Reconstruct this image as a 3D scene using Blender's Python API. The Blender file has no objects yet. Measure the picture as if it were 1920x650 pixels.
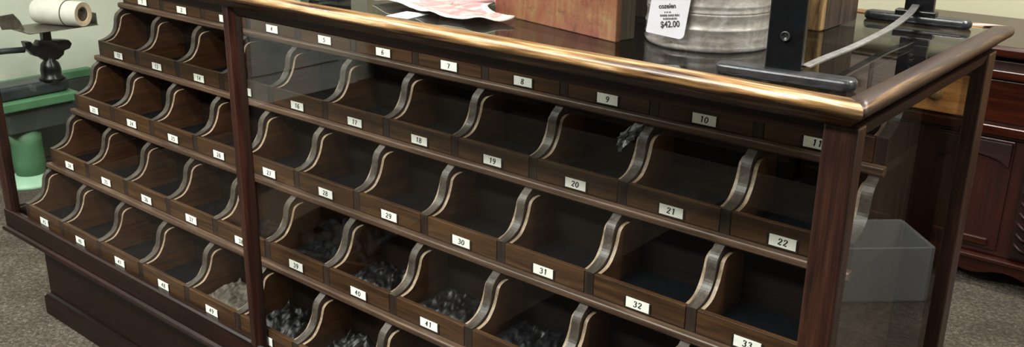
import bpy, bmesh, math, random
from mathutils import Vector, Matrix, noise
random.seed(7)
K = 1.2            # design unit -> metres
F = -0.685         # floor height in design units
scn = bpy.context.scene
COL = scn.collection
PI = math.pi

def W(p):
    return Vector((p[0] * K, p[1] * K, (p[2] - F) * K))

# ------------------------------------------------------------------ materials
def new_mat(name):
    m = bpy.data.materials.new(name); m.use_nodes = True
    nt = m.node_tree
    b = nt.nodes['Principled BSDF']
    return m, nt, b

def ramp(nt, stops):
    r = nt.nodes.new('ShaderNodeValToRGB')
    e = r.color_ramp.elements
    while len(e) < len(stops): e.new(0.5)
    for el, (p, c) in zip(e, stops):
        el.position = p; el.color = (*c, 1)
    return r

def coords(nt, scale, rnd=True):
    tc = nt.nodes.new('ShaderNodeTexCoord')
    mp = nt.nodes.new('ShaderNodeMapping'); mp.inputs['Scale'].default_value = scale
    if rnd:
        oi = nt.nodes.new('ShaderNodeObjectInfo')
        sc = nt.nodes.new('ShaderNodeVectorMath'); sc.operation = 'SCALE'
        cb = nt.nodes.new('ShaderNodeCombineXYZ')
        for i, k in enumerate((7.3, 3.1, 5.7)):
            mm = nt.nodes.new('ShaderNodeMath'); mm.operation = 'MULTIPLY'; mm.inputs[1].default_value = k
            nt.links.new(oi.outputs['Random'], mm.inputs[0]); nt.links.new(mm.outputs[0], cb.inputs[i])
        ad = nt.nodes.new('ShaderNodeVectorMath'); ad.operation = 'ADD'
        nt.links.new(tc.outputs['Object'], ad.inputs[0]); nt.links.new(cb.outputs[0], ad.inputs[1])
        nt.links.new(ad.outputs[0], mp.inputs['Vector'])
    else:
        nt.links.new(tc.outputs['Object'], mp.inputs['Vector'])
    return mp

def tex_noise(nt, vec, scale, detail=5, dist=0.0, rough=0.6):
    n = nt.nodes.new('ShaderNodeTexNoise')
    n.inputs['Scale'].default_value = scale; n.inputs['Detail'].default_value = detail
    n.inputs['Roughness'].default_value = rough; n.inputs['Distortion'].default_value = dist
    nt.links.new(vec, n.inputs['Vector'])
    return n

def bump(nt, b, height, strength, dist=0.002):
    bp = nt.nodes.new('ShaderNodeBump'); bp.inputs['Strength'].default_value = strength
    bp.inputs['Distance'].default_value = dist
    nt.links.new(height, bp.inputs['Height']); nt.links.new(bp.outputs[0], b.inputs['Normal'])

def wood(name, dark, mid, light, axis='X', rough=0.42, fine=1.0, bs=0.25, spec=0.5, coat=0.0):
    """streaky wood: grain runs along the axis"""
    m, nt, b = new_mat(name)
    s = {'X': (2.2, 26, 26), 'Y': (26, 2.2, 26), 'Z': (26, 26, 2.2)}[axis]
    mp = coords(nt, tuple(v * fine for v in s))
    n1 = tex_noise(nt, mp.outputs[0], 1.0, 7, 1.2, 0.62)
    s2 = {'X': (5, 160, 160), 'Y': (160, 5, 160), 'Z': (160, 160, 5)}[axis]
    mp2 = coords(nt, s2)
    n2 = tex_noise(nt, mp2.outputs[0], 1.0, 3, 0.3)
    mx = nt.nodes.new('ShaderNodeMix'); mx.data_type = 'FLOAT'; mx.inputs[0].default_value = 0.4
    nt.links.new(n1.outputs['Fac'], mx.inputs[2]); nt.links.new(n2.outputs['Fac'], mx.inputs[3])
    r = ramp(nt, [(0.36, dark), (0.5, mid), (0.65, light)])
    nt.links.new(mx.outputs[0], r.inputs[0]); nt.links.new(r.outputs[0], b.inputs['Base Color'])
    b.inputs['Roughness'].default_value = rough
    b.inputs['Specular IOR Level'].default_value = spec
    b.inputs['Coat Weight'].default_value = coat; b.inputs['Coat Roughness'].default_value = 0.12
    bump(nt, b, mx.outputs[0], bs)
    return m

def worn_lit_wood(name, axis, tone_bias, dark, gold, pale, rough=0.3):
    """varnished edge moulding whose finish is rubbed through in patches along the grain, with its lit crown painted in"""
    m, nt, b = new_mat(name)
    s = {'X': (1.6, 24, 24), 'Y': (24, 1.6, 24)}[axis]
    mp = coords(nt, s)
    n1 = tex_noise(nt, mp.outputs[0], 1.0, 8, 1.5, 0.65)
    s2 = {'X': (7, 150, 150), 'Y': (150, 7, 150)}[axis]
    n2 = tex_noise(nt, coords(nt, s2).outputs[0], 1.0, 4, 0.4)
    ad = nt.nodes.new('ShaderNodeMix'); ad.data_type = 'FLOAT'; ad.inputs[0].default_value = 0.5
    nt.links.new(n1.outputs['Fac'], ad.inputs[2]); nt.links.new(n2.outputs['Fac'], ad.inputs[3])
    at = nt.nodes.new('ShaderNodeAttribute'); at.attribute_name = 'wear_lit'
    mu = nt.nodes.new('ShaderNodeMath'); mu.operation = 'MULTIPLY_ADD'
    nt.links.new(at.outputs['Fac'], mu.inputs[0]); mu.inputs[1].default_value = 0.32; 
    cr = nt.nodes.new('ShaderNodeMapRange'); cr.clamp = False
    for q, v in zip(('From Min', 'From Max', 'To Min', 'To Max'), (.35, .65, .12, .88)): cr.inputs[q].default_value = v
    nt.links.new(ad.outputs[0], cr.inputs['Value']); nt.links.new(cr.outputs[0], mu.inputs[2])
    sb = nt.nodes.new('ShaderNodeMath'); sb.operation = 'ADD'; sb.inputs[1].default_value = tone_bias
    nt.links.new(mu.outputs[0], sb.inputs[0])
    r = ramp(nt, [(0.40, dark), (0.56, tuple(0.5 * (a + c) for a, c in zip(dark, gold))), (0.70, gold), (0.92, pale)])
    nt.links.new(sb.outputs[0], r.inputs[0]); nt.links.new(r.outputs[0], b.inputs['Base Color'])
    b.inputs['Roughness'].default_value = rough
    bump(nt, b, ad.outputs[0], 0.25)
    return m

def plain(name, col, rough=0.5, metal=0.0, var=0.12, vscale=30, bs=0.1, spec=0.5):
    m, nt, b = new_mat(name)
    n = tex_noise(nt, coords(nt, (1, 1, 1)).outputs[0], vscale, 4)
    lo = tuple(c * (1 - var) for c in col); hi = tuple(min(1, c * (1 + var)) for c in col)
    r = ramp(nt, [(0.3, lo), (0.7, hi)])
    nt.links.new(n.outputs['Fac'], r.inputs[0]); nt.links.new(r.outputs[0], b.inputs['Base Color'])
    b.inputs['Roughness'].default_value = rough; b.inputs['Metallic'].default_value = metal
    b.inputs['Specular IOR Level'].default_value = spec
    if bs: bump(nt, b, n.outputs['Fac'], bs)
    return m

def glass_mat(name, ior=1.5, tint=(0.97, 0.985, 0.975), share=1.0):
    """clear pane: a Fresnel share mirrors, the rest passes straight through"""
    m = bpy.data.materials.new(name); m.use_nodes = True
    nt = m.node_tree; nt.nodes.clear()
    out = nt.nodes.new('ShaderNodeOutputMaterial')
    tr = nt.nodes.new('ShaderNodeBsdfTransparent'); tr.inputs[0].default_value = (*tint, 1)
    gl = nt.nodes.new('ShaderNodeBsdfGlossy'); gl.inputs['Roughness'].default_value = 0.0
    fr = nt.nodes.new('ShaderNodeFresnel')
    ge = nt.nodes.new('ShaderNodeNewGeometry')
    mi = nt.nodes.new('ShaderNodeMix'); mi.data_type = 'FLOAT'
    mi.inputs[2].default_value = ior; mi.inputs[3].default_value = 1 / ior
    nt.links.new(ge.outputs['Backfacing'], mi.inputs[0]); nt.links.new(mi.outputs[0], fr.inputs['IOR'])
    mx = nt.nodes.new('ShaderNodeMixShader')
    sh = nt.nodes.new('ShaderNodeMath'); sh.operation = 'MULTIPLY'; sh.inputs[1].default_value = share
    nt.links.new(fr.outputs[0], sh.inputs[0])
    nt.links.new(sh.outputs[0], mx.inputs[0]); nt.links.new(tr.outputs[0], mx.inputs[1]); nt.links.new(gl.outputs[0], mx.inputs[2])
    nt.links.new(mx.outputs[0], out.inputs['Surface'])
    return m

M = {}
M['frame'] = wood('dark_mahogany_x', (0.0026, 0.0006, 0.0003), (0.0072, 0.0017, 0.0008), (0.0152, 0.0041, 0.0020), 'X', 0.4, 1.3, spec=.35)
M['frame_y'] = wood('dark_mahogany_y', (0.0053, 0.0016, 0.0009), (0.0149, 0.0044, 0.0024), (0.0314, 0.0104, 0.0058), 'Y', 0.5, 1.3, spec=.25)
M['post'] = wood('dark_mahogany_z', (0.0050, 0.0018, 0.0011), (0.0193, 0.0064, 0.0034), (0.0406, 0.0147, 0.0080), 'Z', 0.38, 2.6, 0.5)
M['mullion'] = wood('mullion_mahogany', (0.0074, 0.0021, 0.0012), (0.0208, 0.0060, 0.0034), (0.0403, 0.0131, 0.0078), 'Z', 0.3, 1.2)
M['mould_x'] = worn_lit_wood('worn_lit_moulding_front', 'X', -0.19, (0.028, 0.011, 0.005), (0.24, 0.135, 0.050), (0.56, 0.42, 0.24))
M['mould_y'] = worn_lit_wood('worn_lit_moulding_side', 'Y', -0.36, (0.026, 0.014, 0.010), (0.16, 0.085, 0.042), (0.42, 0.28, 0.16), 0.40)
M['nosing'] = wood('shelf_nosing', (0.0258, 0.0128, 0.0072), (0.0717, 0.0389, 0.0230), (0.1377, 0.0806, 0.0496), 'X', 0.45, 1.5, 0.4)
M['bin_front'] = wood('bin_front_oak', (0.0190, 0.0079, 0.0026), (0.0485, 0.0209, 0.0068), (0.0870, 0.0401, 0.0136), 'X', 0.45, 2.2, 0.3)
M['bin_side'] = wood('bin_side_oak', (0.0281, 0.0097, 0.0030), (0.0599, 0.0211, 0.0064), (0.0880, 0.0339, 0.0114), 'Y', 0.55, 1.6, 0.2)
M['bin_edge'] = wood('bin_edge_raw', (0.1496, 0.1010, 0.0636), (0.2543, 0.1795, 0.1197), (0.3740, 0.2917, 0.2094), 'Y', 0.5, 2.0, 0.2)
M['div_edge'] = wood('divider_edge', (0.0252, 0.0191, 0.0146), (0.0521, 0.0411, 0.0333), (0.0909, 0.0740, 0.0618), 'Y', 0.42, 2.0, 0.3)
M['div_side'] = wood('divider_side', (0.0092, 0.0050, 0.0038), (0.0218, 0.0122, 0.0088), (0.0399, 0.0231, 0.0168), 'Z', 0.45, 2.0, 0.2)
M['div_side_x'] = wood('shelf_board', (.012, .007, .005), (.03, .017, .012), (.055, .032, .024), 'X', 0.5, 1.5, 0.2)
M['slate'] = plain('bin_bottom_shaded_slate', (0.0021, 0.0028, 0.0038), 0.75, 0, 0.35, 60, 0.15, .06)  # slate floor darkened to near black for the shade inside the bins
M['card'] = plain('number_card', (0.8951, 0.8951, 0.8467), 0.6, 0, 0.05, 200, 0)
M['ink'] = plain('card_ink', (0.012, 0.012, 0.014), 0.6, 0, 0.1, 50, 0)
M['holder'] = plain('card_holder_metal', (0.045, 0.034, 0.024), 0.38, 0.7, 0.3, 200, 0)
M['glass'] = glass_mat('pane_glass', 1.5, share=.45)
M['glass_end'] = glass_mat('end_pane_glass', 1.5, share=.7)
M['glass_top'] = glass_mat('top_glass', 1.8, (0.86, 0.88, 0.87))
M['black_iron'] = plain('black_japanned_iron', (0.0035, 0.0040, 0.0049), 0.28, 0.0, 0.4, 60, 0.12, .3)
M['iron_edge'] = plain('worn_cast_iron', (0.0210, 0.0228, 0.0258), 0.30, 0.3, 0.5, 80, 0.25)
M['steel'] = plain('dull_steel', (0.30, 0.30, 0.29), 0.42, 0.85, 0.25, 70, 0.1)
M['plastic_black'] = plain('black_plastic_film', (0.0024, 0.0027, 0.0032), 0.45, 0, 0.4, 30, 0.2, 0.35)
M['clear_scrap'] = plain('frosted_plastic', (0.1080, 0.1152, 0.1224), 0.25, 0, 0.3, 90, 0.2)
M['white_paper'] = plain('white_paper', (0.3954, 0.3998, 0.4345), 0.6, 0, 0.04, 60, 0.05)
M['wire'] = plain('dark_string', (0.05, 0.045, 0.04), 0.7)
M['back_panel'] = wood('rack_back', (0.0021, 0.0011, 0.0008), (0.0047, 0.0025, 0.0016), (0.0084, 0.0047, 0.0032), 'X', 0.7, 1.2, 0.2, spec=.12)  # near-black wood, shade deep in the rack is put into its colour
M['cab'] = wood('red_mahogany', (0.0066, 0.0008, 0.0003), (0.0155, 0.0019, 0.0005), (0.0251, 0.0037, 0.0010), 'Z', 0.4, 0.9, 0.1)
M['cab_x'] = wood('red_mahogany_x', (0.0088, 0.0015, 0.0007), (0.0211, 0.0037, 0.0014), (0.0352, 0.0076, 0.0029), 'X', 0.24, 0.9, 0.1)
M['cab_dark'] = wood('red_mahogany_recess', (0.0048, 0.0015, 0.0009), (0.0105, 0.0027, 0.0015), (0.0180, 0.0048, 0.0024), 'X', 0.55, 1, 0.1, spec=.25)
M['cab_oak'] = wood('honey_oak', (0.2640, 0.1100, 0.0300), (0.4320, 0.1980, 0.0600), (0.5760, 0.2970, 0.1000), 'X', 0.35, 1, 0.1)
M['dark_case'] = wood('dark_bookcase', (0.010, 0.006, 0.005), (0.025, 0.015, 0.011), (0.045, 0.028, 0.02), 'Z', 0.5, 1, 0.1)
M['wall_cab'] = wood('brown_wall_cabinet', (0.06, 0.042, 0.032), (0.12, 0.085, 0.065), (0.18, 0.135, 0.105), 'X', 0.5, 0.8, 0.2)
M['green'] = plain('green_paint', (0.0675, 0.1742, 0.0855), 0.5, 0, 0.15, 12, 0.1)
M['chest'] = plain('dark_grey_green', (0.03, 0.036, 0.032), 0.6, 0, 0.2, 12, 0.1)
M['green_pale'] = plain('pale_green_paint', (0.28, 0.46, 0.33), 0.5, 0, 0.15, 12, 0.1)
M['grey_iron'] = plain('grey_painted_iron', (0.0315, 0.0385, 0.0434), 0.36, 0.2, 0.35, 14, 0.1)
M['pan'] = plain('tarnished_pan', (0.16, 0.145, 0.12), 0.38, 0.8, 0.35, 40, 0.1)
M['roll'] = plain('roll_paper', (0.5610, 0.5460, 0.4920), 0.7, 0, 0.08, 30, 0.2)
M['roll_end'] = plain('roll_end', (0.56, 0.43, 0.30), 0.75, 0, 0.15, 90, 0.2)
M['core'] = plain('roll_core', (0.05, 0.035, 0.025), 0.7)
M['carton_white'] = plain('grey_white_card', (0.2268, 0.2322, 0.2322), 0.7, 0, 0.06, 15, 0.05)
M['carton'] = plain('brown_card', (0.1386, 0.0882, 0.0504), 0.75, 0, 0.1, 15, 0.05)
M['mat'] = plain('added_mat_charcoal', (0.014, 0.013, 0.013), 0.9, 0, 0.3, 120, 0.4, .1)
M['door'] = plain('pale_door_paint', (0.7280, 0.7800, 0.7410), 0.5, 0, 0.04, 8, 0.03)
M['trim'] = wood('baseboard_wood', (0.04, 0.018, 0.010), (0.08, 0.036, 0.02), (0.13, 0.06, 0.035), 'X', 0.4)
M['doily_pink'] = None

def wall_paint(name, c1, c2):
    m, nt, b = new_mat(name)
    n = tex_noise(nt, coords(nt, (1, 1, 1), False).outputs[0], 1.6, 3)
    n2 = tex_noise(nt, coords(nt, (1, 1, 1), False).outputs[0], 160, 2)
    r = ramp(nt, [(0.3, c1), (0.7, c2)])
    nt.links.new(n.outputs['Fac'], r.inputs[0]); nt.links.new(r.outputs[0], b.inputs['Base Color'])
    b.inputs['Roughness'].default_value = 0.75
    bump(nt, b, n2.outputs['Fac'], 0.08)
    return m
M['wall'] = wall_paint('cream_wall_paint', (0.3894, 0.3772, 0.2621), (0.4198, 0.4076, 0.2933))
M['wall_left'] = wall_paint('left_wall_light_tint', (0.5104, 0.5368, 0.4500), (0.5808, 0.5984, 0.5130))  # same wall paint, its different light on this side put into the colour
M['ceiling'] = wall_paint('ceiling_tile', (0.55, 0.55, 0.52), (0.60, 0.60, 0.57))

def carpet_mat():
    m, nt, b = new_mat('loop_carpet')
    mp = coords(nt, (1, 1, 1), False)
    v = nt.nodes.new('ShaderNodeTexVoronoi'); v.inputs['Scale'].default_value = 150
    nt.links.new(mp.outputs[0], v.inputs['Vector'])
    n = tex_noise(nt, mp.outputs[0], 90, 4, 0.5, 0.7)
    n2 = tex_noise(nt, mp.outputs[0], 7, 3)
    mx = nt.nodes.new('ShaderNodeMix'); mx.data_type = 'FLOAT'; mx.inputs[0].default_value = 0.25
    nt.links.new(n.outputs['Fac'], mx.inputs[2]); nt.links.new(n2.outputs['Fac'], mx.inputs[3])
    r = ramp(nt, [(0.28, (0.017, 0.0145, 0.011)), (0.5, (0.062, 0.052, 0.041)), (0.72, (0.17, 0.146, 0.114))])
    nt.links.new(mx.outputs[0], r.inputs[0]); nt.links.new(r.outputs[0], b.inputs['Base Color'])
    b.inputs['Roughness'].default_value = 0.95; b.inputs['Specular IOR Level'].default_value = 0.1
    bump(nt, b, v.outputs['Distance'], 0.8, 0.004)
    return m
M['carpet'] = carpet_mat()

def orange_board():
    m, nt, b = new_mat('rubbed_orange_board')
    mp = coords(nt, (1, 1, 1), False)
    st = coords(nt, (60, 60, 7), False)
    n1 = tex_noise(nt, st.outputs[0], 0.7, 7, 1.5, 0.7)
    n2 = tex_noise(nt, mp.outputs[0], 14, 5, 0.8, 0.65)
    n3 = tex_noise(nt, mp.outputs[0], 70, 6, 0.5, 0.75)
    a = nt.nodes.new('ShaderNodeMix'); a.data_type = 'FLOAT'; a.inputs[0].default_value = 0.5
    nt.links.new(n1.outputs['Fac'], a.inputs[2]); nt.links.new(n2.outputs['Fac'], a.inputs[3])
    r = ramp(nt, [(0.30, (0.030, 0.009, 0.004)), (0.42, (0.105, 0.026, 0.010)), (0.51, (0.125, 0.045, 0.016)), (0.62, (0.150, 0.092, 0.034))])
    nt.links.new(a.outputs[0], r.inputs[0])
    r3 = ramp(nt, [(0.0, (0.25, 0.22, 0.2)), (0.34, (0.5, 0.45, 0.42)), (0.46, (1, 1, 1)), (0.66, (1, 1, 1)), (0.74, (1.2, 1.5, 1.9))])
    nt.links.new(n3.outputs['Fac'], r3.inputs[0])
    mm = nt.nodes.new('ShaderNodeMix'); mm.data_type = 'RGBA'; mm.blend_type = 'MULTIPLY'; mm.inputs[0].default_value = 0.9
    nt.links.new(r.outputs[0], mm.inputs[6]); nt.links.new(r3.outputs[0], mm.inputs[7])
    nt.links.new(mm.outputs[2], b.inputs['Base Color'])
    b.inputs['Roughness'].default_value = 0.55
    bump(nt, b, n3.outputs['Fac'], 0.25)
    return m
M['orange'] = orange_board()
M['crate_side'] = wood('grey_brown_side', (0.05, 0.042, 0.03), (0.10, 0.085, 0.06), (0.16, 0.135, 0.10), 'Z', 0.6, 1, 0.3)

def zinc():
    m, nt, b = new_mat('galvanised_zinc')
    mp = coords(nt, (1, 1, 0.35), False)
    n1 = tex_noise(nt, mp.outputs[0], 22, 6, 1.2, 0.65)
    n2 = tex_noise(nt, coords(nt, (1, 1, 2.2), False).outputs[0], 45, 5, 0.6, 0.7)
    a = nt.nodes.new('ShaderNodeMix'); a.data_type = 'FLOAT'; a.inputs[0].default_value = 0.45
    nt.links.new(n1.outputs['Fac'], a.inputs[2]); nt.links.new(n2.outputs['Fac'], a.inputs[3])
    r = ramp(nt, [(0.30, (0.08, 0.065, 0.05)), (0.44, (0.19, 0.17, 0.15)), (0.57, (0.31, 0.30, 0.285)), (0.70, (0.52, 0.515, 0.51))])
    nt.links.new(a.outputs[0], r.inputs[0]); nt.links.new(r.outputs[0], b.inputs['Base Color'])
    b.inputs['Metallic'].default_value = 0.45; b.inputs['Roughness'].default_value = 0.46
    bump(nt, b, n2.outputs['Fac'], 0.2)
    return m
M['zinc'] = zinc()

def old_box(name, c0, c1, c2):
    m, nt, b = new_mat(name)
    n1 = tex_noise(nt, coords(nt, (30, 30, 5)).outputs[0], 1.0, 8, 2.0, 0.7)
    r = ramp(nt, [(0.36, c0), (0.5, c1), (0.66, c2)])
    nt.links.new(n1.outputs['Fac'], r.inputs[0]); nt.links.new(r.outputs[0], b.inputs['Base Color'])
    b.inputs['Roughness'].default_value = 0.5
    bump(nt, b, n1.outputs['Fac'], 0.5)
    return m
M['old_gold'] = old_box('scuffed_oak_face', (0.05, 0.028, 0.012), (0.24, 0.145, 0.055), (0.40, 0.27, 0.11))
M['old_dark'] = old_box('scuffed_dark_side', (0.012, 0.007, 0.005), (0.035, 0.02, 0.015), (0.06, 0.036, 0.027))

def doily_mat():
    m, nt, b = new_mat('printed_cotton')
    tc = coords(nt, (1, 1, 1), False)
    at = nt.nodes.new('ShaderNodeAttribute'); at.attribute_name = 'print'
    n = tex_noise(nt, tc.outputs[0], 17, 4, 1.2)
    n2 = tex_noise(nt, tc.outputs[0], 140, 3)
    mu = nt.nodes.new('ShaderNodeMath'); mu.operation = 'MULTIPLY'
    nt.links.new(at.outputs['Fac'], mu.inputs[0]); nt.links.new(n.outputs['Fac'], mu.inputs[1])
    r = ramp(nt, [(0.36, (0.40, 0.39, 0.345)), (0.42, (0.38, 0.27, 0.255)), (0.52, (0.33, 0.16, 0.16)), (0.64, (0.38, 0.33, 0.30))])
    nt.links.new(mu.outputs[0], r.inputs[0]); nt.links.new(r.outputs[0], b.inputs['Base Color'])
    b.inputs['Roughness'].default_value = 0.85
    bump(nt, b, n2.outputs['Fac'], 0.5)
    return m
M['cloth'] = doily_mat()
M['pink'] = plain('pink_cloth', (0.3720, 0.1680, 0.1800), 0.85, 0, 0.25, 40, 0.3)

# ------------------------------------------------------------------ mesh helpers (absolute design units)
class MB:
    def __init__(self): self.bm = bmesh.new()
    def face(self, vs, mi=0, smooth=False):
        try:
            f = self.bm.faces.new(vs); f.material_index = mi; f.smooth = smooth; return f
        except ValueError: return None
    def box(self, x0, x1, y0, y1, z0, z1, mi=0, rot=None):
        pts = [(x, y, z) for z in (z0, z1) for y in (y0, y1) for x in (x0, x1)]
        if rot:
            c, a = rot; ca, sa = math.cos(a), math.sin(a)
            pts = [(c[0] + (x - c[0]) * ca - (y - c[1]) * sa, c[1] + (x - c[0]) * sa + (y - c[1]) * ca, z) for x, y, z in pts]
        v = [self.bm.verts.new(p) for p in pts]
        for q in ((0, 2, 3, 1), (4, 5, 7, 6), (0, 1, 5, 4), (2, 6, 7, 3), (0, 4, 6, 2), (1, 3, 7, 5)):
            self.face([v[i] for i in q], mi)
        return self
    def prism(self, prof, axis, a0, a1, mi=0, side_mi=None, edge=None, smooth=False):
        """closed 2D profile swept along an axis. edge: set of segment numbers that take material 1"""
        def P(u, w, a): return {'X': (a, u, w), 'Y': (u, a, w), 'Z': (u, w, a)}[axis]
        A = [self.bm.verts.new(P(u, w, a0)) for u, w in prof]
        B = [self.bm.verts.new(P(u, w, a1)) for u, w in prof]
        n = len(prof)
        for i in range(n):
            j = (i + 1) % n
            k = 1 if edge and i in edge else mi
            self.face([A[i], A[j], B[j], B[i]], k, smooth)
        self.face(A[::-1], mi if side_mi is None else side_mi); self.face(B, mi if side_mi is None else side_mi)
        return self
    def lathe(self, prof, c, n=48, mi=0, smooth=True, axis=(0, 0, 1)):
        ax = Vector(axis).normalized()
        t = Vector((1, 0, 0)) if abs(ax.x) < 0.9 else Vector((0, 1, 0))
        u = ax.cross(t).normalized(); w = ax.cross(u)
        rings = []
        for r, h in prof:
            if r < 1e-6: rings.append([self.bm.verts.new(Vector(c) + ax * h)])
            else: rings.append([self.bm.verts.new(Vector(c) + ax * h + (u * math.cos(2 * PI * i / n) + w * math.sin(2 * PI * i / n)) * r) for i in range(n)])
        for a, b in zip(rings, rings[1:]):
            for i in range(n):
                j = (i + 1) % n
                if len(a) == 1 and len(b) == 1: continue
                if len(a) == 1: self.face([a[0], b[j], b[i]], mi, smooth)
                elif len(b) == 1: self.face([a[i], a[j], b[0]], mi, smooth)
                else: self.face([a[i], a[j], b[j], b[i]], mi, smooth)
        return self
    def tube(self, path, r, n=8, mi=0, flat=None, up=(0, 0, 1)):
        """round tube, or a flat bar of section flat=(width, thickness)"""
        pts = [Vector(p) for p in path]; rings = []
        for i, p in enumerate(pts):
            d = (pts[min(i + 1, len(pts) - 1)] - pts[max(i - 1, 0)]).normalized()
            u = d.cross(Vector(up)).normalized(); w = u.cross(d).normalized()
            if flat:
                a, b = flat[0] / 2, flat[1] / 2
                rings.append([self.bm.verts.new(p + u * x + w * y) for x, y in ((-a, -b), (a, -b), (a, b), (-a, b))])
            else:
                rr = r[i] if isinstance(r, (list, tuple)) else r
                rings.append([self.bm.verts.new(p + (u * math.cos(2 * PI * k / n) + w * math.sin(2 * PI * k / n)) * rr) for k in range(n)])
        m = len(rings[0])
        for a, b in zip(rings, rings[1:]):
            for k in range(m):
                self.face([a[k], a[(k + 1) % m], b[(k + 1) % m], b[k]], mi, not flat)
        self.face(rings[0][::-1], mi); self.face(rings[-1], mi)
        return self
    def grid(self, fn, nu, nv, mi=0, smooth=True):
        g = [[self.bm.verts.new(fn(i / nu, j / nv)) for i in range(nu + 1)] for j in range(nv + 1)]
        for j in range(nv):
            for i in range(nu):
                self.face([g[j][i], g[j][i + 1], g[j + 1][i + 1], g[j + 1][i]], mi, smooth)
        return self
    def poly(self, pts, mi=0):
        self.face([self.bm.verts.new(p) for p in pts], mi); return self
    def build(self, name, mats, parent=None, base=(0, 0, 0), bevel=0.0, seg=2, solid=0.0, attr=None, recalc=True):
        bm = self.bm
        if recalc: bmesh.ops.recalc_face_normals(bm, faces=bm.faces)
        vals = [attr[1](v.co.copy()) for v in bm.verts] if attr else None
        b = Vector(base)
        for v in bm.verts: v.co = (v.co - b) * K
        me = bpy.data.meshes.new(name); bm.to_mesh(me); bm.free()
        if vals:
            la = me.attributes.new(attr[0], 'FLOAT', 'POINT')
            la.data.foreach_set('value', vals)
        for m in (mats if isinstance(mats, (list, tuple)) else [mats]): me.materials.append(m)
        o = bpy.data.objects.new(name, me); COL.objects.link(o)
        if parent is not None: o.parent = parent
        else: o.location = W(base)
        if solid:
            s = o.modifiers.new('thick', 'SOLIDIFY'); s.thickness = solid * K; s.offset = 0
        if bevel:
            md = o.modifiers.new('soft', 'BEVEL'); md.width = bevel * K; md.segments = seg; md.limit_method = 'ANGLE'; md.angle_limit = math.radians(40)
            md.harden_normals = False
        return o

def thing(name, label, cat, base, group=None):
    o = bpy.data.objects.new(name, None); COL.objects.link(o)
    o.empty_display_size = 0.05
    o.location = W(base)
    return tag(o, label, cat, group)
def tag(o, label, cat, group=None):
    o['label'] = label; o['category'] = cat
    if group: o['group'] = group
    return o
def structure(o):
    o['kind'] = 'structure'; return o
def crom(pts, n=5):
    out = []
    P = [pts[0]] + list(pts) + [pts[-1]]
    for i in range(1, len(P) - 2):
        p0, p1, p2, p3 = (Vector(P[i + k]) for k in (-1, 0, 1, 2))
        for s in range(n):
            t = s / n
            out.append(0.5 * ((2 * p1) + (p2 - p0) * t + (2 * p0 - 5 * p1 + 4 * p2 - p3) * t * t + (3 * p1 - p0 - 3 * p2 + p3) * t ** 3))
    out.append(Vector(pts[-1]))
    return [tuple(v) for v in out]

# ------------------------------------------------------------------ room
XL, XR, YF, YB, ZC = -2.75, 2.0, -2.55, 1.75, 1.6
structure(MB().box(XL - .1, XR + .1, YF - .1, YB + .1, F - .1, F).build('floor', M['carpet']))
structure(MB().box(XL - .1, XR + .1, YF - .1, YB + .1, ZC, ZC + .1).build('ceiling', M['ceiling']))
structure(MB().box(XL - .1, XR + .1, YB, YB + .1, F, ZC).build('wall_back', M['wall']))
structure(MB().box(XL - .1, XR + .1, YF - .1, YF, F, ZC).build('wall_front', M['wall']))
structure(MB().box(XL - .1, XL, YF, YB, F, ZC).build('wall_left', M['wall_left']))
structure(MB().box(XR, XR + .1, YF, YB, F, ZC).build('wall_right', M['wall']))
structure(MB().box(XL, XR, YB - .014, YB, F, F + .085).build('baseboard_back', M['trim'], bevel=.003))
structure(MB().box(XL, XL + .014, -1.42, YB - .014, F, F + .085).build('baseboard_left', M['trim'], bevel=.003))
# pale door in the left wall, nearer than the counter
d = structure(MB().box(XL, XL + .03, -2.2, -1.53, F, F + 1.75).build('door_1', M['door'], bevel=.004))
hb = MB(); hb.lathe([(0.0, 0), (.024, 0), (.024, .008), (.010, .014), (.010, .04), (.0, .04)], (XL + .03, -1.60, F + .80), 16, axis=(1, 0, 0))
hb.tube([(XL + .066, -1.60, F + .80), (XL + .07, -1.66, F + .80), (XL + .07, -1.72, F + .797)], .008)
hb.build('door_handle', M['black_iron'], d)
pb = MB()
for z0, z1 in ((F + .12, F + .75), (F + .92, F + 1.62)):
    pb.box(XL + .03, XL + .036, -2.1, -1.66, z0, z1)
pb.build('door_panel', M['door'], d, bevel=.004)

# ------------------------------------------------------------------ display counter
YG = -.288                      # front face of the posts
CX0, CX1, CY0, CY1 = -1.65, .1455, YG, .145
base = (-.75, 0, F)
case = thing('display_counter', 'long dark mahogany display counter with glass panes and worn gold-edged top', 'counter', base)
def cp(mb, name, mat, parent=None, **k): return mb.build(name, mat, parent or case, base, **k)

def frame_side(side, prof, x0, x1, y0, y1, smooth=True):
    """one mitred side of a rectangular moulding; prof = closed list of (outward offset, z)"""
    mb = MB()
    cs = {'front': ((x0, y0, -1, -1), (x1, y0, 1, -1)), 'right': ((x1, y0, 1, -1), (x1, y1, 1, 1)),
          'back': ((x1, y1, 1, 1), (x0, y1, -1, 1)), 'left': ((x0, y1, -1, 1), (x0, y0, -1, -1))}[side]
    L = []
    n = 28
    for k in range(n + 1):
        t = k / n
        ring = []
        for o, z in prof:
            a = Vector((cs[0][0] + cs[0][2] * o, cs[0][1] + cs[0][3] * o, z)); b = Vector((cs[1][0] + cs[1][2] * o, cs[1][1] + cs[1][3] * o, z))
            ring.append(mb.bm.verts.new(a.lerp(b, t)))
        L.append(ring)
    m = len(prof)
    for a, b in zip(L, L[1:]):
        for i in range(m): mb.face([a[i], a[(i + 1) % m], b[(i + 1) % m], b[i]], 0, smooth)
    mb.face(L[0][::-1]); mb.face(L[-1])
    return mb

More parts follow.
